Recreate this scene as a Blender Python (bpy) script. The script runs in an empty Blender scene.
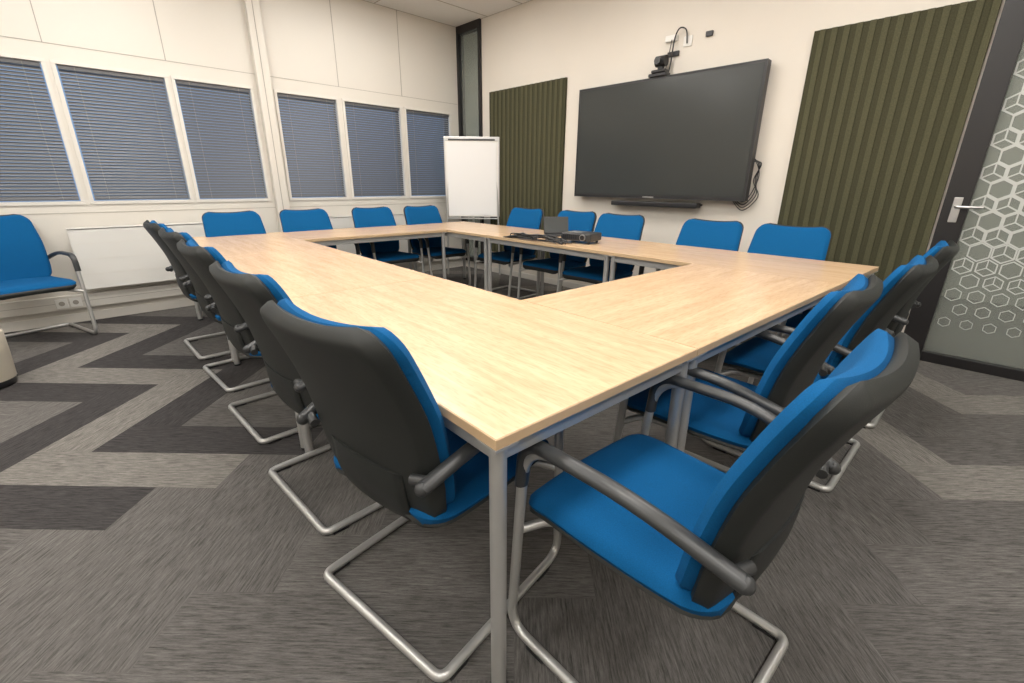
import bpy, bmesh, math, random
import numpy as np
from mathutils import Vector, Matrix
random.seed(3)
scene=bpy.context.scene
COL=bpy.context.collection
scene.view_settings.view_transform='Standard'

# ---------------------------------------------------------------- constants
H=1.2068; XL=-5.53; YB=4.342; CZ=3.136; XR=2.6; YF=-2.6
TX,TY,TA=-.5647,.5086,-.0462
TLEN,TWID,TW=4.3392,3.0454,.7906

# ---------------------------------------------------------------- materials
def newmat(name):
    m=bpy.data.materials.new(name);m.use_nodes=True
    nt=m.node_tree;b=nt.nodes['Principled BSDF'];return m,nt,b
def N(nt,t,**k):
    n=nt.nodes.new(t)
    for a,v in k.items(): setattr(n,a,v)
    return n
def simple(name,col,rough=.5,metal=0.,spec=.5,noise=0.,nscale=60,bump=0.,bscale=200,sheen=0.):
    m,nt,b=newmat(name)
    b.inputs['Base Color'].default_value=(*col,1);b.inputs['Roughness'].default_value=rough
    b.inputs['Metallic'].default_value=metal;b.inputs['Specular IOR Level'].default_value=spec
    if sheen: b.inputs['Sheen Weight'].default_value=sheen
    tc=N(nt,'ShaderNodeTexCoord')
    if noise>0:
        no=N(nt,'ShaderNodeTexNoise');no.inputs['Scale'].default_value=nscale;no.inputs['Detail'].default_value=4
        nt.links.new(tc.outputs['Object'],no.inputs['Vector'])
        mx=N(nt,'ShaderNodeMix',data_type='RGBA')
        mx.inputs[6].default_value=(*[c*(1-noise) for c in col],1);mx.inputs[7].default_value=(*[min(1,c*(1+noise)) for c in col],1)
        nt.links.new(no.outputs['Fac'],mx.inputs[0]);nt.links.new(mx.outputs[2],b.inputs['Base Color'])
    if bump>0:
        no=N(nt,'ShaderNodeTexNoise');no.inputs['Scale'].default_value=bscale
        nt.links.new(tc.outputs['Object'],no.inputs['Vector'])
        bp=N(nt,'ShaderNodeBump');bp.inputs['Strength'].default_value=bump;bp.inputs['Distance'].default_value=.002
        nt.links.new(no.outputs['Fac'],bp.inputs['Height']);nt.links.new(bp.outputs[0],b.inputs['Normal'])
    return m
M={}
M['wall']=simple('wall_paint_cream',(.70,.655,.59),.8,noise=.03,nscale=3,bump=.25,bscale=350)
M['panelwall']=simple('panel_paint_cream',(.675,.645,.59),.45,noise=.02,nscale=2)
M['seam']=simple('seam_joint',(.36,.34,.30),.8)  # darker beige for joint lines, blind cords and outlet discs
M['ceil']=simple('ceiling_tile',(.74,.74,.735),.9,noise=.03,nscale=80)
M['frame']=simple('window_frame_cream',(.69,.665,.615),.4)
M['blue']=simple('blue_fabric',(.0012,.084,.235),.9,spec=.2,noise=.32,nscale=420,bump=.5,bscale=900)
M['shell']=simple('dark_plastic_shell',(.016,.0182,.0175),.5,spec=.4,bump=.2,bscale=600)
M['arm']=simple('grey_arm_plastic',(.036,.038,.040),.36)
M['tube']=simple('silver_tube',(.50,.50,.49),.36,metal=.6)
M['black']=simple('black_metal',(.012,.011,.012),.4)
M['blackpl']=simple('black_plastic',(.015,.015,.017),.35)
M['white']=simple('white_plastic',(.78,.77,.74),.4)
M['radiator']=simple('radiator_enamel',(.70,.69,.66),.35)
M['paper']=simple('flipchart_paper',(.80,.80,.80),.7)
M['slat']=simple('blind_slat',(.110,.112,.118),.45,metal=.1)
M['silver']=simple('brushed_steel',(.6,.6,.6),.3,metal=.9)
M['felt_a']=simple('olive_felt_light',(.086,.084,.050),.95,spec=.1,noise=.45,nscale=140)
M['felt_b']=simple('olive_felt_dark',(.058,.057,.034),.95,spec=.1,noise=.45,nscale=140)
M['edge']=simple('table_edge_band',(.56,.40,.24),.45)
M['screen']=simple('tv_screen_glass',(.034,.038,.037),.22,spec=.5)
M['bin']=simple('beige_bin',(.42,.38,.31),.5)
M['corr']=simple('corridor_paint',(.54,.54,.50),.8)

def wood():
    m,nt,b=newmat('maple_laminate')
    tc=N(nt,'ShaderNodeTexCoord');mp=N(nt,'ShaderNodeMapping');mp.inputs['Scale'].default_value=(1.2,12,1)
    nt.links.new(tc.outputs['Object'],mp.inputs['Vector'])
    oi=N(nt,'ShaderNodeObjectInfo')
    ad=N(nt,'ShaderNodeVectorMath',operation='ADD')
    ml=N(nt,'ShaderNodeVectorMath',operation='SCALE');ml.inputs[3].default_value=37
    cb=N(nt,'ShaderNodeCombineXYZ');nt.links.new(oi.outputs['Random'],cb.inputs[0]);nt.links.new(oi.outputs['Random'],cb.inputs[1])
    nt.links.new(cb.outputs[0],ml.inputs[0]);nt.links.new(mp.outputs[0],ad.inputs[0]);nt.links.new(ml.outputs[0],ad.inputs[1])
    no=N(nt,'ShaderNodeTexNoise');no.inputs['Scale'].default_value=2.2;no.inputs['Detail'].default_value=6;no.inputs['Distortion'].default_value=.8
    nt.links.new(ad.outputs[0],no.inputs['Vector'])
    cr=N(nt,'ShaderNodeValToRGB')
    cr.color_ramp.elements[0].position=.3;cr.color_ramp.elements[0].color=(.57,.385,.228,1)
    cr.color_ramp.elements[1].position=.7;cr.color_ramp.elements[1].color=(.68,.485,.308,1)
    nt.links.new(no.outputs['Fac'],cr.inputs[0])
    mp2=N(nt,'ShaderNodeMapping');mp2.inputs['Scale'].default_value=(14,90,1);nt.links.new(tc.outputs['Object'],mp2.inputs['Vector'])
    n2=N(nt,'ShaderNodeTexNoise');n2.inputs['Scale'].default_value=1.5;n2.inputs['Detail'].default_value=3;nt.links.new(mp2.outputs[0],n2.inputs['Vector'])
    mx=N(nt,'ShaderNodeMix',data_type='RGBA',blend_type='MULTIPLY');mx.inputs[0].default_value=.4
    cr2=N(nt,'ShaderNodeValToRGB');cr2.color_ramp.elements[0].position=.35;cr2.color_ramp.elements[0].color=(.75,.68,.6,1);cr2.color_ramp.elements[1].position=.50
    nt.links.new(n2.outputs['Fac'],cr2.inputs[0]);nt.links.new(cr.outputs[0],mx.inputs[6]);nt.links.new(cr2.outputs[0],mx.inputs[7])
    nt.links.new(mx.outputs[2],b.inputs['Base Color']);b.inputs['Roughness'].default_value=.27
    return m
M['wood']=wood()

def carpet():
    m,nt,b=newmat('plank_carpet')
    L=nt.links
    def math_(op,a,bb=None,c=None):
        n=N(nt,'ShaderNodeMath',operation=op)
        for i,x in enumerate((a,bb,c)):
            if x is None: continue
            if isinstance(x,(int,float)): n.inputs[i].default_value=x
            else: L.new(x,n.inputs[i])
        return n.outputs[0]
    def sel(f,a,bb):
        return math_('ADD',math_('MULTIPLY',f,a),math_('MULTIPLY',math_('SUBTRACT',1.,f),bb))
    def eq(a,val): return math_('COMPARE',a,float(val),.3)
    tc=N(nt,'ShaderNodeTexCoord')
    W=.25;n_=4
    mp=N(nt,'ShaderNodeMapping',vector_type='POINT');mp.inputs['Rotation'].default_value=(0,0,math.radians(-45))
    mp.inputs['Scale'].default_value=(1/W,1/W,1);mp.inputs['Location'].default_value=(0,.75,0)
    L.new(tc.outputs['Object'],mp.inputs['Vector'])
    sp=N(nt,'ShaderNodeSeparateXYZ');L.new(mp.outputs[0],sp.inputs[0])
    u=sp.outputs[0];v=sp.outputs[1]
    i=math_('FLOOR',u);j=math_('FLOOR',v)
    mm=math_('FLOORED_MODULO',math_('SUBTRACT',i,j),2*n_)
    ish=math_('LESS_THAN',mm,n_-.5)
    th=math_('DIVIDE',math_('SUBTRACT',math_('SUBTRACT',i,mm),j),2*n_)
    ch=math_('ADD',j,math_('MULTIPLY',th,n_))
    jt=math_('ADD',j,math_('SUBTRACT',mm,n_))
    tv=math_('DIVIDE',math_('SUBTRACT',math_('SUBTRACT',i,n_),jt),2*n_)
    cv=math_('ADD',jt,math_('MULTIPLY',tv,n_))
    c=math_('ROUND',sel(ish,ch,cv));t=math_('ROUND',sel(ish,th,tv))
    # chevron accents: left part of the floor, and the strip by the door
    tl=math_('SUBTRACT',t,sel(ish,-1.5,-2.5));left=math_('LESS_THAN',tl,0.)
    dark=math_('MULTIPLY',left,math_('ADD',math_('ADD',eq(c,-2),eq(c,0)),eq(c,-5)))
    light=math_('ADD',math_('MULTIPLY',left,math_('ADD',eq(c,-1),eq(c,-4))),math_('ADD',eq(c,7),eq(c,10)))
    base=(.110,.104,.099);D=(.050,.047,.047);Lg=(.172,.162,.149)
    wn=N(nt,'ShaderNodeTexWhiteNoise',noise_dimensions='3D');cx=N(nt,'ShaderNodeCombineXYZ')
    L.new(c,cx.inputs[0]);L.new(t,cx.inputs[1]);L.new(ish,cx.inputs[2]);L.new(cx.outputs[0],wn.inputs['Vector'])
    m1=N(nt,'ShaderNodeMix',data_type='RGBA');m1.inputs[6].default_value=(*[q*.90 for q in base],1);m1.inputs[7].default_value=(*[q*1.12 for q in base],1);L.new(wn.outputs['Value'],m1.inputs[0])
    m2=N(nt,'ShaderNodeMix',data_type='RGBA');L.new(dark,m2.inputs[0]);L.new(m1.outputs[2],m2.inputs[6]);m2.inputs[7].default_value=(*D,1)
    m3=N(nt,'ShaderNodeMix',data_type='RGBA');L.new(light,m3.inputs[0]);L.new(m2.outputs[2],m3.inputs[6]);m3.inputs[7].default_value=(*Lg,1)
    al=sel(ish,u,v);ac=sel(ish,v,u)
    su=N(nt,'ShaderNodeCombineXYZ');L.new(math_('MULTIPLY',al,3.0),su.inputs[0]);L.new(math_('MULTIPLY',ac,38.),su.inputs[1])
    no=N(nt,'ShaderNodeTexNoise');no.inputs['Scale'].default_value=1.;no.inputs['Detail'].default_value=6;no.inputs['Roughness'].default_value=.8
    L.new(su.outputs[0],no.inputs['Vector'])
    mr=N(nt,'ShaderNodeMapRange');mr.inputs[1].default_value=.34;mr.inputs[2].default_value=.66;mr.inputs[3].default_value=.42;mr.inputs[4].default_value=1.55
    L.new(no.outputs['Fac'],mr.inputs[0])
    vm=N(nt,'ShaderNodeVectorMath',operation='SCALE');L.new(m3.outputs[2],vm.inputs[0]);L.new(mr.outputs[0],vm.inputs[3])
    L.new(vm.outputs[0],b.inputs['Base Color']);b.inputs['Roughness'].default_value=1;b.inputs['Specular IOR Level'].default_value=.1
    bp=N(nt,'ShaderNodeBump');bp.inputs['Strength'].default_value=.6;bp.inputs['Distance'].default_value=.004
    L.new(no.outputs['Fac'],bp.inputs['Height']);L.new(bp.outputs[0],b.inputs['Normal'])
    return m
M['carpet']=carpet()

def emis(name,col,s):
    m,nt,b=newmat(name)
    b.inputs['Base Color'].default_value=(.9,.9,.9,1)
    b.inputs['Emission Color'].default_value=(*col,1);b.inputs['Emission Strength'].default_value=s
    return m
M['lamp']=emis('led_diffuser',(1,.96,.90),15.5)
M['corridor_fill']=emis('corridor_fill_emitter',(1,.97,.92),9)  # emitter for the unseen fill panels added to brighten the corridor
def glassmat(name,tint,a,col=(.6,.63,.6),rough=.12):
    m,nt,b=newmat(name)
    tr=N(nt,'ShaderNodeBsdfTransparent');tr.inputs[0].default_value=(*tint,1)
    mx=N(nt,'ShaderNodeMixShader');mx.inputs[0].default_value=a
    b.inputs['Base Color'].default_value=(*col,1);b.inputs['Roughness'].default_value=rough
    nt.links.new(tr.outputs[0],mx.inputs[1]);nt.links.new(b.outputs[0],mx.inputs[2])
    nt.links.new(mx.outputs[0],nt.nodes['Material Output'].inputs[0]);return m
M['glass']=glassmat('clear_glass',(.95,.97,.96),.12,(.05,.05,.05))
M['film']=glassmat('frosted_film',(.8,.8,.8),.62,(.80,.82,.79),.5)
M['frost']=glassmat('hazy_glass',(.86,.89,.86),.30,(.40,.42,.39))

# ---------------------------------------------------------------- mesh helpers
class MB:
    def __init__(s): s.v=[];s.f=[];s.m=[];s.sm=[];s.mats=[]
    def mi(s,key):
        if key not in s.mats: s.mats.append(key)
        return s.mats.index(key)
    def add(s,vs,fs,key,smooth=False):
        o=len(s.v);k=s.mi(key);s.v+= [tuple(map(float,x)) for x in vs]
        for f in fs: s.f.append([o+i for i in f]);s.m.append(k);s.sm.append(smooth)
    def box(s,a,b,key,bev=0.,mat4=None):
        bm=bmesh.new();bmesh.ops.create_cube(bm,size=1)
        a=Vector(a);b=Vector(b);c=(a+b)/2;d=b-a
        for v in bm.verts: v.co=Vector((v.co.x*d.x,v.co.y*d.y,v.co.z*d.z))+c
        if bev>0: bmesh.ops.bevel(bm,geom=bm.edges[:]+bm.verts[:],offset=bev,segments=2,affect='EDGES',profile=.5)
        if mat4 is not None: bm.transform(mat4)
        bm.verts.index_update()
        s.add([v.co[:] for v in bm.verts],[[v.index for v in f.verts] for f in bm.faces],key,False);bm.free()
    def tube(s,pts,r,key,seg=10,r2=None,flat=None,up=None):
        P=[Vector(p) for p in pts];n=len(P);vs=[];fs=[]
        t=[(P[min(i+1,n-1)]-P[max(i-1,0)]).normalized() for i in range(n)]
        ref=Vector(up) if up else (Vector((0,0,1)) if abs(t[0].z)<.9 else Vector((1,0,0)))
        u=(ref-t[0]*ref.dot(t[0])).normalized()
        for i in range(n):
            u=(u-t[i]*u.dot(t[i])).normalized();w=t[i].cross(u)
            rr=r if r2 is None else r+(r2-r)*i/(n-1)
            ru,rw=(rr,rr) if flat is None else (flat[0],flat[1])
            for k in range(seg):
                a=2*math.pi*k/seg;vs.append(P[i]+u*math.cos(a)*ru+w*math.sin(a)*rw)
        for i in range(n-1):
            for k in range(seg):
                a=i*seg+k;b=i*seg+(k+1)%seg;fs.append([a,b,b+seg,a+seg])
        s.add(vs,fs,key,True)
        s.add(vs[:seg],[list(range(seg))[::-1]],key);s.add(vs[-seg:],[list(range(seg))],key)
    def ball(s,c,r,key,seg=12):
        vs=[];fs=[];rn=seg//2
        for i in range(rn+1):
            p=math.pi*i/rn
            for k in range(seg):
                a=2*math.pi*k/seg;vs.append((c[0]+r*math.sin(p)*math.cos(a),c[1]+r*math.sin(p)*math.sin(a),c[2]+r*math.cos(p)))
        for i in range(rn):
            for k in range(seg): fs.append([i*seg+k,i*seg+(k+1)%seg,(i+1)*seg+(k+1)%seg,(i+1)*seg+k])
        s.add(vs,fs,key,True)
    def obj(s,name,loc=(0,0,0),rot=0.):
        me=s.mesh(name);o=bpy.data.objects.new(name,me);COL.objects.link(o);o.location=loc;o.rotation_euler=(0,0,rot);return o
    def mesh(s,name):
        me=bpy.data.meshes.new(name);me.from_pydata(s.v,[],s.f)
        for k in s.mats: me.materials.append(M[k])
        me.polygons.foreach_set('material_index',s.m);me.polygons.foreach_set('use_smooth',s.sm)
        bm=bmesh.new();bm.from_mesh(me);bmesh.ops.recalc_face_normals(bm,faces=bm.faces[:]);bm.to_mesh(me);bm.free()
        me.update();return me
def fillet(pts,rad,seg=6):
    P=[Vector(p) for p in pts];out=[P[0]]
    for i in range(1,len(P)-1):
        a,b,c=P[i-1],P[i],P[i+1];r=rad[i] if isinstance(rad,(list,tuple)) else rad
        d1=(a-b);d2=(c-b);r=min(r,d1.length*.49,d2.length*.49)
        s=b+d1.normalized()*r;e=b+d2.normalized()*r
        for k in range(seg+1):
            t=k/seg;out.append(s*(1-t)**2+b*2*t*(1-t)+e*t*t)
    out.append(P[-1]);return out
def spline(pts,n=8):
    P=[Vector(p) for p in pts];P=[P[0]*2-P[1]]+P+[P[-1]*2-P[-2]];out=[]
    for i in range(1,len(P)-2):
        for k in range(n):
            t=k/n;a,b,c,d=P[i-1],P[i],P[i+1],P[i+2]
            out.append(.5*((2*b)+(c-a)*t+(2*a-5*b+4*c-d)*t*t+(3*b-a-3*c+d)*t**3))
    out.append(P[-2]);return out
def pad(mb,curve,hw,tf,tb,rc,re,keyf,keyb,bow=lambda s:0.,nu=16,nv=26,pill=0.,rc0=None):
    C=[(p.y,p.z) for p in spline([(0,a,b) for a,b in curve],10)]
    ds=[0]
    for i in range(1,len(C)): ds.append(ds[-1]+math.hypot(C[i][0]-C[i-1][0],C[i][1]-C[i-1][1]))
    LN=ds[-1];rc0=rc if rc0 is None else rc0
    def at(s):
        y=np.interp(s,ds,[c[0] for c in C]);z=np.interp(s,ds,[c[1] for c in C])
        e=.004;y1=np.interp(min(s+e,LN),ds,[c[0] for c in C]);y0=np.interp(max(s-e,0),ds,[c[0] for c in C])
        z1=np.interp(min(s+e,LN),ds,[c[1] for c in C]);z0=np.interp(max(s-e,0),ds,[c[1] for c in C])
        l=math.hypot(y1-y0,z1-z0) or 1;return y,z,(z1-z0)/l,-(y1-y0)/l
    front=[];back=[]
    for j in range(nv+1):
        q=j/nv;q=.5-.5*math.cos(math.pi*q);q=.35*(j/nv)+.65*q
        s=q*LN;y,z,ny,nz=at(s);w=hw(q)
        if LN-s<rc: w=w-rc+math.sqrt(max(0,rc*rc-(rc-(LN-s))**2))
        if s<rc0: w=w-rc0+math.sqrt(max(0,rc0*rc0-(rc0-s)**2))
        for i in range(nu+1):
            u=math.sin(math.pi*(i/nu-.5));u=.3*(2*i/nu-1)+.7*u
            x=u*w;d=min(w-abs(x),s,LN-s);e=min(1,max(0,d/re));g=math.sqrt(max(0,1-(1-e)**2))
            bo=bow(q)*u*u
            pf=tf*g+pill*(1-u*u)*math.sin(math.pi*q)
            pb=tb*g
            front.append((x,y+ny*(pf+bo),z+nz*(pf+bo)));back.append((x,y+ny*(-pb+bo),z+nz*(-pb+bo)))
    F=[];R=nu+1
    for j in range(nv):
        for i in range(nu):
            a=j*R+i;F.append([a,a+1,a+R+1,a+R])
    mb.add(front,F,keyf,True);mb.add(back,[f[::-1] for f in F],keyb,True)

# ---------------------------------------------------------------- chair
def chair_mesh():
    c=MB()
    for sx in (-1,1):
        p=[(0,-.272,.0145),(sx*.268,-.272,.0145),(sx*.268,.275,.0145),(sx*.284,.215,.648),(sx*.284,-.08,.650),(sx*.250,-.255,.590)]
        path=fillet(p,[0,.03,.07,.11,.13,0],9)
        c.tube(path,.0135,'tube',14)
        ap=fillet([(sx*.283,.226,.525),(sx*.284,.214,.651),(sx*.284,-.08,.653),(sx*.246,-.272,.584)],[0,.11,.13,0],9)
        c.tube(ap,.02,'arm',16,flat=(.0150,.0195),up=(0,-1,0))
        c.ball(ap[-1],.0172,'arm')
        c.tube([(sx*.248,-.250,.590),(sx*.20,-.262,.582)],.013,'arm',10)
        c.tube(fillet([(sx*.274,.243,.37),(sx*.20,.20,.386),(sx*.17,-.16,.394)],.03,5),.012,'tube',10)
        for yy in (-.22,.17): c.box((sx*.268-.015,yy-.03,0),(sx*.268+.015,yy+.03,.008),'blackpl')
    c.tube([(-.19,.12,.388),(.19,.12,.388)],.012,'tube',10)
    c.tube([(-.18,-.14,.392),(.18,-.14,.392)],.012,'tube',10)
    seat=[(-.235,.452),(-.12,.445),(.05,.448),(.17,.452),(.240,.442),(.270,.415)]
    hs=lambda q:.232+.022*math.sin(math.pi*min(1,q*1.05)*.62)
    pad(c,[(y,z+.006) for y,z in seat],hs,.032,.014,.07,.03,'blue','blue',bow=lambda q:.010,pill=.006)
    pad(c,[(y,z-.016) for y,z in seat],lambda q:hs(q)-.003,.014,.026,.07,.03,'shell','shell',bow=lambda q:.010)
    bk=[(-.200,.395),(-.218,.49),(-.234,.59),(-.262,.71),(-.308,.83),(-.358,.937)]
    hb=lambda q:np.interp(q,[0,.08,.25,.6,1],[.19,.225,.240,.246,.230])
    pad(c,bk,hb,.012,.028,.066,.020,'shell','shell',bow=lambda q:.026,rc0=.08)
    bc=[(-.180,.44),(-.194,.50),(-.210,.59),(-.238,.71),(-.284,.83),(-.332,.931)]
    pad(c,bc,lambda q:hb(q*.93+.07)+.002,.024,.020,.066,.028,'blue','blue',bow=lambda q:.028,pill=.008,rc0=.05)
    c.tube(spline([(0,-.245,.56),(0,-.236,.47),(0,-.20,.40),(0,-.08,.398)],6),.03,'shell',14,flat=(.018,.15),up=(0,-1,0))
    return c.mesh('conference_chair')
CH=chair_mesh()
def chair(x,y,face,name='conference_chair'):
    o=bpy.data.objects.new(name,CH);COL.objects.link(o);o.location=(x,y,0)
    o.rotation_euler=(0,0,math.radians(face)-math.pi/2);return o
for x,y,a in [(-1.0,.668,98),(-1.68,.70,92),(-2.48,.735,91),(-3.24,.77,92),(-3.96,.78,90)]: chair(x,y,a)
for x,y,a in [(-.405,.935,178),(-.55,1.61,181),(-.48,2.31,179),(-.46,3.09,180)]: chair(x,y,a)
for x,y,a in [(-3.69,3.53,-88),(-2.99,3.53,-90),(-2.40,3.45,-88),(-1.54,3.40,-90),(-.97,3.37,-91)]: chair(x,y,a)
for x,y,a in [(-4.58,1.15,0),(-4.58,1.80,0),(-4.56,2.53,-1),(-4.53,3.16,0)]: chair(x,y,a)
chair(-5.10,-.31,16)

# ---------------------------------------------------------------- tables
def table_mesh(L,W,name):
    t=MB();g=.0008;zt=.74;th=.025
    t.box((-L/2+g,-W/2+g,zt-th),(L/2-g,W/2-g,zt-.0012),'edge',.0015)
    t.add([(-L/2+g+.002,-W/2+g+.002,zt),(L/2-g-.002,-W/2+g+.002,zt),(L/2-g-.002,W/2-g-.002,zt),(-L/2+g+.002,W/2-g-.002,zt),
           (-L/2+g+.002,-W/2+g+.002,zt-.003),(L/2-g-.002,-W/2+g+.002,zt-.003),(L/2-g-.002,W/2-g-.002,zt-.003),(-L/2+g+.002,W/2-g-.002,zt-.003)],
          [[0,1,2,3],[0,4,5,1],[1,5,6,2],[2,6,7,3],[3,7,4,0]],'wood')
    i=.030
    for sx in (-1,1):
        for sy in (-1,1):
            x,y=sx*(L/2-i),sy*(W/2-i)
            t.tube([(x,y,.012),(x,y,zt-th)],.019,'tube',18)
            t.tube([(x,y,0),(x,y,.012)],.021,'blackpl',14)
            t.box((x-.03,y-.03,zt-th-.006),(x+.03,y+.03,zt-th),'tube')
    for sy in (-1,1): t.box((-L/2+i,sy*(W/2-i)-.010,zt-th-.045),(L/2-i,sy*(W/2-i)+.010,zt-th-.004),'tube',.003)
    for sx in (-1,1): t.box((sx*(L/2-i)-.010,-W/2+i,zt-th-.045),(sx*(L/2-i)+.010,W/2-i,zt-th-.004),'tube',.003)
    return t.mesh(name)
LL=TLEN/3;SS=TWID-2*TW
T1=table_mesh(LL,TW,'conference_table');T2=table_mesh(SS,TW,'conference_table_short')
lv=Vector((-math.cos(TA),-math.sin(TA)));qv=Vector((-math.sin(TA),math.cos(TA)))
def table(me,a,b,rot):
    o=bpy.data.objects.new('conference_table',me);COL.objects.link(o)
    p=Vector((TX,TY))+lv*a+qv*b;o.location=(p.x,p.y,0);o.rotation_euler=(0,0,TA+rot)
for k in range(3):
    table(T1,LL*(k+.5),TW/2,0);table(T1,LL*(k+.5),TWID-TW/2,0)
table(T2,TW/2,TWID/2,math.pi/2);table(T2,TLEN-TW/2,TWID/2,math.pi/2)

# ---------------------------------------------------------------- room shell
m=MB();m.box((XL-.2,YF-.2,-.1),(XR+.2,7.4,0),'carpet');m.obj('floor')
m=MB();m.box((XL-.2,YF-.2,CZ),(XR+.2,7.4,CZ+.1),'ceil')
for k in range(0,14):
    x=XL+.6*k; m.box((x-.004,YF,CZ-.003),(x+.004,YB,CZ),'seam')
for k in range(0,6):
    y=YB-1.2*k; m.box((XL,y-.004,CZ-.003),(XR,y+.004,CZ),'seam')
m.obj('ceiling')
WZ0,WZ1=1.035-.028,2.085+.028
WINS=[(-1.40,-.66),(-.57,.18),(.264,.976),(1.054,1.682),(1.933,2.569),(2.666,3.388),(3.476,4.161)]
WINS=[(a-.028,b+.028) for a,b in WINS]
m=MB();T=.16
m.box((XL-T,YF,0),(XL,YB,WZ0),'panelwall');m.box((XL-T,YF,WZ1),(XL,YB,CZ),'panelwall')
e=[YF]+[v for w in WINS for v in w]+[YB]
for k in range(0,len(e),2): m.box((XL-T,e[k],WZ0),(XL,e[k+1],WZ1),'panelwall')
m.obj('wall_left')
m=MB()
m.box((XL,YF,WZ1+.11),(XL+.003,YB,WZ1+.114),'seam');m.box((XL,YF,WZ0-.07),(XL+.003,YB,WZ0-.066),'seam')
mids=[(WINS[k][1]+WINS[k+1][0])/2 for k in range(len(WINS)-1)]
for y in mids: m.box((XL,y-.003,WZ1+.114),(XL+.003,y+.003,CZ),'seam')
m.obj('trim_1')
m=MB();m.box((XL,1.745,0),(XL+.07,1.87,CZ),'panelwall',.004);m.box((XL+.07,1.80,0),(XL+.073,1.806,CZ),'seam');m.obj('trim_2')
m=MB();m.box((XL,YF,.13),(XL+.055,YB,.25),'frame',.004);m.box((XL+.055,YF,.19),(XL+.057,YB,.193),'seam');m.obj('trim_3')
m=MB();m.box((XL,YF,0),(XL+.015,YB,.08),'frame',.002);m.obj('baseboard_left')
for n,(a,b) in enumerate(WINS):
    m=MB();f=.028
    for (p,q) in (((a,WZ0),(b,WZ0+f)),((a,WZ1-f),(b,WZ1)),((a,WZ0+f),(a+f,WZ1-f)),((b-f,WZ0+f),(b,WZ1-f))):
        m.box((XL-.10,p[0]+.0005,p[1]+.0005),(XL+.010,q[0]-.0005,q[1]-.0005),'frame')
    m.box((XL-.09,a+f,WZ0+f),(XL-.084,b-f,WZ1-f),'glass')
    m.obj('window_%d'%(n+1))
    m=MB();y0,y1=a+f+.010,b-f-.008;zb=WZ0+f+.008;zt=WZ1-f-.002
    m.box((XL-.035,y0,zt-.032),(XL-.005,y1,zt),'slat',.002)
    m.box((XL-.032,y0,zb),(XL-.010,y1,zb+.014),'slat',.002)
    z=zb+.026;tilt=math.radians(59)
    while z<zt-.036:
        dy=.0132*math.cos(tilt);dz=.0132*math.sin(tilt);x=XL-.021
        vs=[]
        for s,bz in ((-1,0),(0,.0026),(1,0)):
            xx=x-s*dy+bz*.8;zz=z+s*dz+bz*.4
            vs+=[(xx,y0,zz),(xx,y1,zz)]
        m.add(vs,[[0,1,3,2],[2,3,5,4]],'slat',True)
        z+=.0255
    for yy in (y0+.1,y1-.1): m.tube([(XL-.004,yy,zb),(XL-.004,yy,zt)],.0009,'seam',5)
    m.obj('venetian_blind')
DX0=-.27;DX1=2.2;DZ=2.75;GX1=-5.05
m=MB();m.box((GX1,YB,0),(DX0,YB+.14,CZ),'wall');m.obj('wall_back')
m=MB();m.box((DX0,YB,DZ),(XR,YB+.14,CZ),'wall');m.obj('wall_back_header')
m=MB();m.box((DX1,YB,0),(XR,YB+.14,DZ),'wall');m.obj('wall_back_side')
m=MB();m.box((XL,YB,0),(GX1,YB+.14,.1),'wall');m.obj('wall_back_plinth')
m=MB();m.box((XR,YF,0),(XR+.14,YB,CZ),'wall');m.obj('wall_right')
m=MB();m.box((XL,YF-.14,0),(XR,YF,CZ),'wall');m.obj('wall_front')
m=MB();m.box((GX1,YB-.012,0),(DX0,YB,.07),'frame');m.obj('baseboard_back')
m=MB();m.box((XL-.2,7.2,0),(XR+.2,7.34,CZ),'corr');m.obj('wall_corridor_far')
m=MB();m.box((XL-.2,YB+.14,0),(XL-.06,7.2,CZ),'corr');m.obj('wall_corridor_left')
m=MB();m.box((XR+.06,YB+.14,0),(XR+.2,7.2,CZ),'corr');m.obj('wall_corridor_right')
m=MB();f=.045
m.box((XL,YB-.03,.1),(XL+f,YB+.06,CZ),'black');m.box((GX1-f,YB-.03,.1),(GX1,YB+.06,CZ),'black')
m.box((XL+f,YB-.03,CZ-.09),(GX1-f,YB+.06,CZ),'black');m.box((XL+f,YB-.03,.1),(GX1-f,YB+.06,.16),'black')
m.box((XL+f,YB+.01,.16),(GX1-f,YB+.018,CZ-.09),'frost');m.obj('window_8')
m=MB()
m.box((DX0,YB-.03,0),(DX0+.13,YB+.10,DZ),'black',.003);m.box((DX1-.1,YB-.03,0),(DX1,YB+.10,DZ),'black')
m.box((DX0+.13,YB-.03,DZ-.1),(DX1-.1,YB+.10,DZ),'black');m.box((DX0+.13,YB-.03,0),(DX1-.1,YB+.10,.07),'black',.003)
m.box((.86,YB-.03,.07),(.96,YB+.1,DZ-.1),'black')
m.box((DX0+.13,YB+.02,.07),(.86,YB+.03,DZ-.1),'frost');m.box((.96,YB+.02,.07),(DX1-.1,YB+.03,DZ-.1),'frost')
r=.066;hx=r*math.sqrt(3);row=0;z=.30
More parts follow.
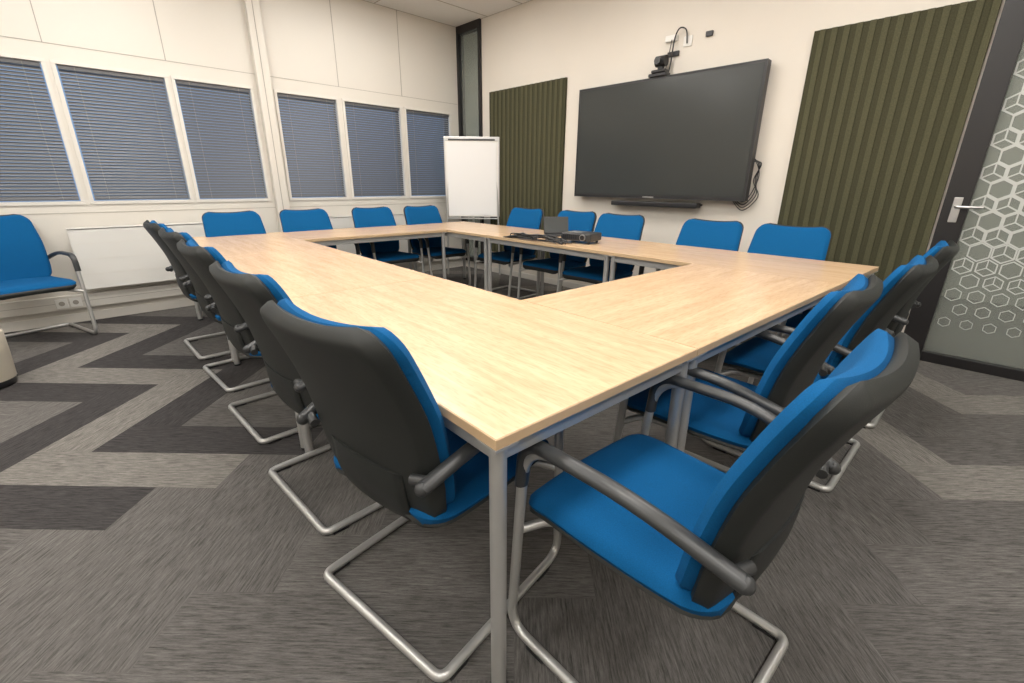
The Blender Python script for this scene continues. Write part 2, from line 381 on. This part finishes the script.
while z<DZ-.12:
    x=DX0+.13+.062+(hx/2 if row%2 else 0)
    k=min(1,max(.12,(z-.2)/.9));wd=.09+.05*k;ro=r*1.0*min(1,.45+k*.8)
    while x<DX1-.17:
        if not .80<x<1.02:
            vs=[];fs=[]
            for q in range(6):
                a=math.pi/6+q*math.pi/3
                vs.append((x+ro*math.cos(a),YB+.016,z+ro*math.sin(a)));ri=ro*(1-wd*1.2);vs.append((x+ri*math.cos(a),YB+.016,z+ri*math.sin(a)))
            for q in range(6):
                n2=(q+1)%6;fs.append([2*q,2*n2,2*n2+1,2*q+1])
            if (int((x+5)*31)+row*5)%5<3 and k>.4:
              rt_=ri*.98
              for q in (0,2,4):
                a=math.pi/6+q*math.pi/3+math.pi/3;cx,cz=math.cos(a),math.sin(a);h=ro*wd*.45;o=len(vs)
                vs+=[(x-cz*h,YB+.0155,z+cx*h),(x+cz*h,YB+.0155,z-cx*h),(x+cx*rt_+cz*h,YB+.0155,z+cz*rt_-cx*h),(x+cx*rt_-cz*h,YB+.0155,z+cz*rt_+cx*h)]
                fs.append([o,o+1,o+2,o+3])
            m.add(vs,fs,'film')
        x+=hx
    z+=r*1.5;row+=1
hxp=DX0+.07
m.box((hxp-.022,YB-.038,.98),(hxp+.022,YB-.03,1.14),'silver',.003)
m.tube(fillet([(hxp,YB-.035,1.08),(hxp,YB-.085,1.08),(hxp+.13,YB-.085,1.08)],.02,5),.010,'silver',12)
m.tube([(hxp,YB-.03,1.01),(hxp,YB-.05,1.01)],.012,'silver',12)
m.obj('door_1')

def felt(x0,x1,z0,z1,name='acoustic_panel'):
    m=MB();n=int(round((x1-x0)/.038));p=(x1-x0)/n
    m.box((x0,YB-.022,z0),(x1,YB-.0005,z1),'felt_b')
    for k in range(n):
        a=x0+k*p;b=a+p;c='felt_a' if k%2 else 'felt_b';d=.012 if k%2 else .006
        m.box((a+.0005,YB-.022-d,z0),(b-.0005,YB-.0215,z1),c)
    m.obj(name)
felt(-4.88,-3.62,.30,2.30);felt(-1.26,-.285,.30,2.28)

m=MB();x0,x1,z0,z1=-3.357,-1.52,1.075,2.135;yf=YB-.11
m.box((x0,yf,z0),(x1,YB-.035,z1),'blackpl',.006)
m.box((x0+.22,YB-.04,z0+.2),(x1-.22,YB-.0005,z1-.2),'black')
m.box((x0+.022,yf-.002,z0+.03),(x1-.022,yf+.001,z1-.022),'screen')
for a,b in (((x0,z0),(x1,z0+.006)),((x0,z1-.006),(x1,z1)),((x0,z0+.006),(x0+.006,z1-.006)),((x1-.006,z0+.006),(x1,z1-.006))):
    m.box((a[0],yf-.003,a[1]),(b[0],yf+.004,b[1]),'arm')
m.box((-2.5,yf-.004,z0+.008),(-2.38,yf,z0+.018),'silver')
TVO=m.obj('television')
m=MB();m.box((-2.86,YB-.12,1.0),(-1.93,YB-.03,1.045),'blackpl',.008);m.box((-2.86,YB-.05,1.02),(-1.93,YB-.0005,1.035),'black');m.obj('soundbar')
m=MB();cx=-2.43
m.box((cx-.12,yf-.02,z1+.001),(cx+.06,YB-.05,z1+.03),'blackpl',.006)
m.box((cx-.09,yf-.03,z1+.03),(cx+.05,YB-.06,z1+.055),'blackpl',.008)
m.tube([(cx-.02,YB-.09,z1+.055),(cx-.02,YB-.09,z1+.08)],.03,'blackpl',16)
m.tube([(cx-.065,YB-.095,z1+.125),(cx+.03,YB-.095,z1+.125)],.045,'blackpl',20)
m.tube([(cx-.02,YB-.17,z1+.12),(cx-.02,YB-.12,z1+.12)],.03,'arm',20)
CAMO=m.obj('conference_camera')
m=MB()
m.box((-2.47,YB-.03,2.42),(-2.36,YB-.0005,2.47),'white',.004);m.box((-2.30,YB-.012,2.36),(-2.22,YB-.0005,2.44),'white',.003)
m.box((-2.10,YB-.02,2.40),(-2.04,YB-.0005,2.44),'blackpl',.003);m.box((-2.44,YB-.02,2.30),(-2.33,YB-.0005,2.34),'blackpl',.003)
m.obj('power_socket')
m=MB()
m.tube(spline([(-2.26,YB-.02,2.38),(-2.27,YB-.04,2.48),(-2.33,YB-.05,2.50),(-2.37,YB-.045,2.42),(-2.385,YB-.04,2.25),(-2.40,YB-.05,2.14)]),.006,'blackpl',8)
m.tube(spline([(-2.40,YB-.035,2.43),(-2.41,YB-.04,2.33),(-2.43,YB-.04,2.2),(-2.42,YB-.05,2.14)]),.004,'blackpl',6)
m.obj('camera_cable').parent=CAMO
m=MB()
for k in range(4):
    o=.012*k
    m.tube(spline([(-1.60,YB-.03,1.5-o*3),(-1.50+o,YB-.04,1.38),(-1.47-o,YB-.03,1.28-o),(-1.50+o*1.5,YB-.04,1.15-o),(-1.56,YB-.03,1.07-o*2),(-1.64-o,YB-.03,1.10)]),.004,'blackpl',6)
m.obj('television_cable').parent=TVO

m=MB();w,h=.35,.49;zc=1.27
m.box((-w,-.012,zc-h),(w,.012,zc+h),'white',.004)
m.box((-w-.008,-.018,zc+h-.045),(w+.008,.014,zc+h+.006),'silver',.003)
for s in (-1,1): m.box((s*w-.008,-.016,zc-h),(s*w+.008,.014,zc+h-.046),'silver',.002)
m.box((-w+.03,-.02,zc-h+.02),(w-.03,-.012,zc+h-.06),'paper',.002)
m.box((-w+.05,-.026,zc+h-.04),(w-.05,-.012,zc+h-.02),'arm',.003)
m.box((-w+.02,-.07,zc-h-.03),(w-.02,-.012,zc-h-.015),'silver',.003)
for s in (-1,1): m.tube([(s*.30,.015,zc+.3),(s*.34,-.02,.75),(s*.36,-.04,0.0)],.013,'tube',10)
m.tube([(0,.02,zc+.35),(0,.15,.0)],.013,'tube',10)
m.obj('flipchart',(-4.92,4.04,0),math.radians(46))

def rad(y0,y1):
    m=MB();x=XL+.075
    m.box((x,y0,.30),(x+.018,y1,.82),'radiator',.003);m.box((x+.05,y0,.30),(x+.07,y1,.82),'radiator',.004)
    m.box((x,y0,.805),(x+.07,y1,.822),'radiator',.003)
    for s in (y0,y1-.006): m.box((x,s,.30),(x+.07,s+.006,.82),'radiator')
    for k in range(1,4): m.box((x+.07,y0+.02,.30+k*.13),(x+.072,y1-.02,.302+k*.13),'frame')
    for yy in (y0+.2,y1-.2): m.box((XL+.002,yy-.02,.4),(x+.005,yy+.02,.7),'radiator')
    m.obj('radiator')
rad(.03,1.45);rad(2.0,3.7)
m=MB()
for k in range(2):
    y=-.14+k*.09
    m.box((XL+.0575,y-.04,.15),(XL+.064,y+.04,.23),'white',.002);m.tube([(XL+.060,y,.19),(XL+.0655,y,.19)],.02,'seam',14)
m.obj('power_outlet')

m=MB()
prof=[(.0,0.0),(.145,0.0),(.15,.02),(.15,.045)];prof2=[(.155,.045),(.162,.2),(.165,.33),(.157,.34),(.15,.32),(.0,.30)]
def lathe(mb,pr,key,seg=40,c=(0,0)):
    vs=[];fs=[]
    for r_,z_ in pr:
        for k in range(seg):
            a=2*math.pi*k/seg;vs.append((c[0]+r_*math.cos(a),c[1]+r_*math.sin(a),z_))
    for i in range(len(pr)-1):
        for k in range(seg):
            a=i*seg+k;b=i*seg+(k+1)%seg;fs.append([a,b,b+seg,a+seg])
    mb.add(vs,fs,key,True)
lathe(m,prof,'blackpl');lathe(m,prof2,'bin');m.obj('waste_bin',(-4.08,-.56,0))

m=MB();m.box((-.14,-.10,.02),(.14,.10,.085),'arm',.012);m.tube([(.07,-.10,.052),(.07,-.113,.052)],.026,'silver',20);m.tube([(.07,-.112,.052),(.07,-.115,.052)],.02,'blackpl',20)
for sx in (-1,1):
    for sy in (-1,1): m.tube([(sx*.11,sy*.07,0),(sx*.11,sy*.07,.022)],.012,'blackpl',10)
for k in range(7): m.box((-.12+k*.02,-.102,.035),(-.109+k*.02,-.0995,.07),'blackpl')
m.box((-.10,-.05,.085),(.02,.06,.087),'silver',.0005)
m.obj('projector',(-2.38,3.12,.7405),math.radians(8))
m=MB()
m.box((-.12,-.09,0),(.12,.09,.012),'blackpl',.004)
R=Matrix.Translation((0,.085,.012))@Matrix.Rotation(math.radians(-18),4,'X')
m.box((-.12,-.005,0),(.12,.005,.16),'blackpl',.004,R);m.box((-.11,-.0065,.012),(.11,-.004,.15),'screen',0,R)
for r_ in range(4):
    for k in range(10): m.box((-.10+k*.02,-.05+r_*.026,.012),(-.084+k*.02,-.030+r_*.026,.0145),'arm')
m.obj('laptop',(-2.86,3.38,.7405),math.radians(50))
m=MB()
for k in range(14):
    pts=[(-.36+.125*i+random.uniform(-.05,.05),random.uniform(-.07,.07),.008+random.uniform(0,.045)*(0 if i in(0,5) else 1)) for i in range(6)]
    m.tube(spline(pts),.005,'blackpl' if k%4 else 'arm',6)
m.obj('cable_bundle',(-2.66,2.92,.7405),math.radians(-2))

# ---------------------------------------------------------------- lights
for x in (-4.3,-2.5,-.7,1.1):
    for y in (-1.5,.6,2.7):
        m=MB();m.box((-.32,-.62,-.012),(.32,.62,-.0005),'white');m.box((-.29,-.59,-.0135),(.29,.59,-.0119),'lamp');m.obj('ceiling_light',(x,y,CZ))
for x in (-4.5,-1.5,1.2):  # unseen panels added to light the corridor behind the glass
    m=MB();m.box((-.6,-.3,-.012),(.6,.3,-.0005),'white');m.box((-.57,-.27,-.0135),(.57,.27,-.0119),'corridor_fill');m.obj('ceiling_light',(x,5.9,CZ))
w=bpy.data.worlds.new('World');scene.world=w;w.use_nodes=True
bg=w.node_tree.nodes['Background'];bg.inputs[0].default_value=(.42,.62,1,1);bg.inputs[1].default_value=.9

# ---------------------------------------------------------------- camera
pit,roll,yaw=.3356,.0074,.7987
fw=Vector((-math.sin(yaw)*math.cos(pit),math.cos(yaw)*math.cos(pit),-math.sin(pit)));rt=Vector((math.cos(yaw),math.sin(yaw),0));up=rt.cross(fw)
r2=math.cos(roll)*rt+math.sin(roll)*up;u2=-math.sin(roll)*rt+math.cos(roll)*up
cd=bpy.data.cameras.new('camera');cam=bpy.data.objects.new('camera',cd);COL.objects.link(cam)
mt=Matrix((r2,u2,-fw)).transposed().to_4x4();mt.translation=Vector((0,0,H));cam.matrix_world=mt
cd.sensor_width=36;cd.lens=453.5/1024*36;cd.clip_start=.02
scene.camera=cam
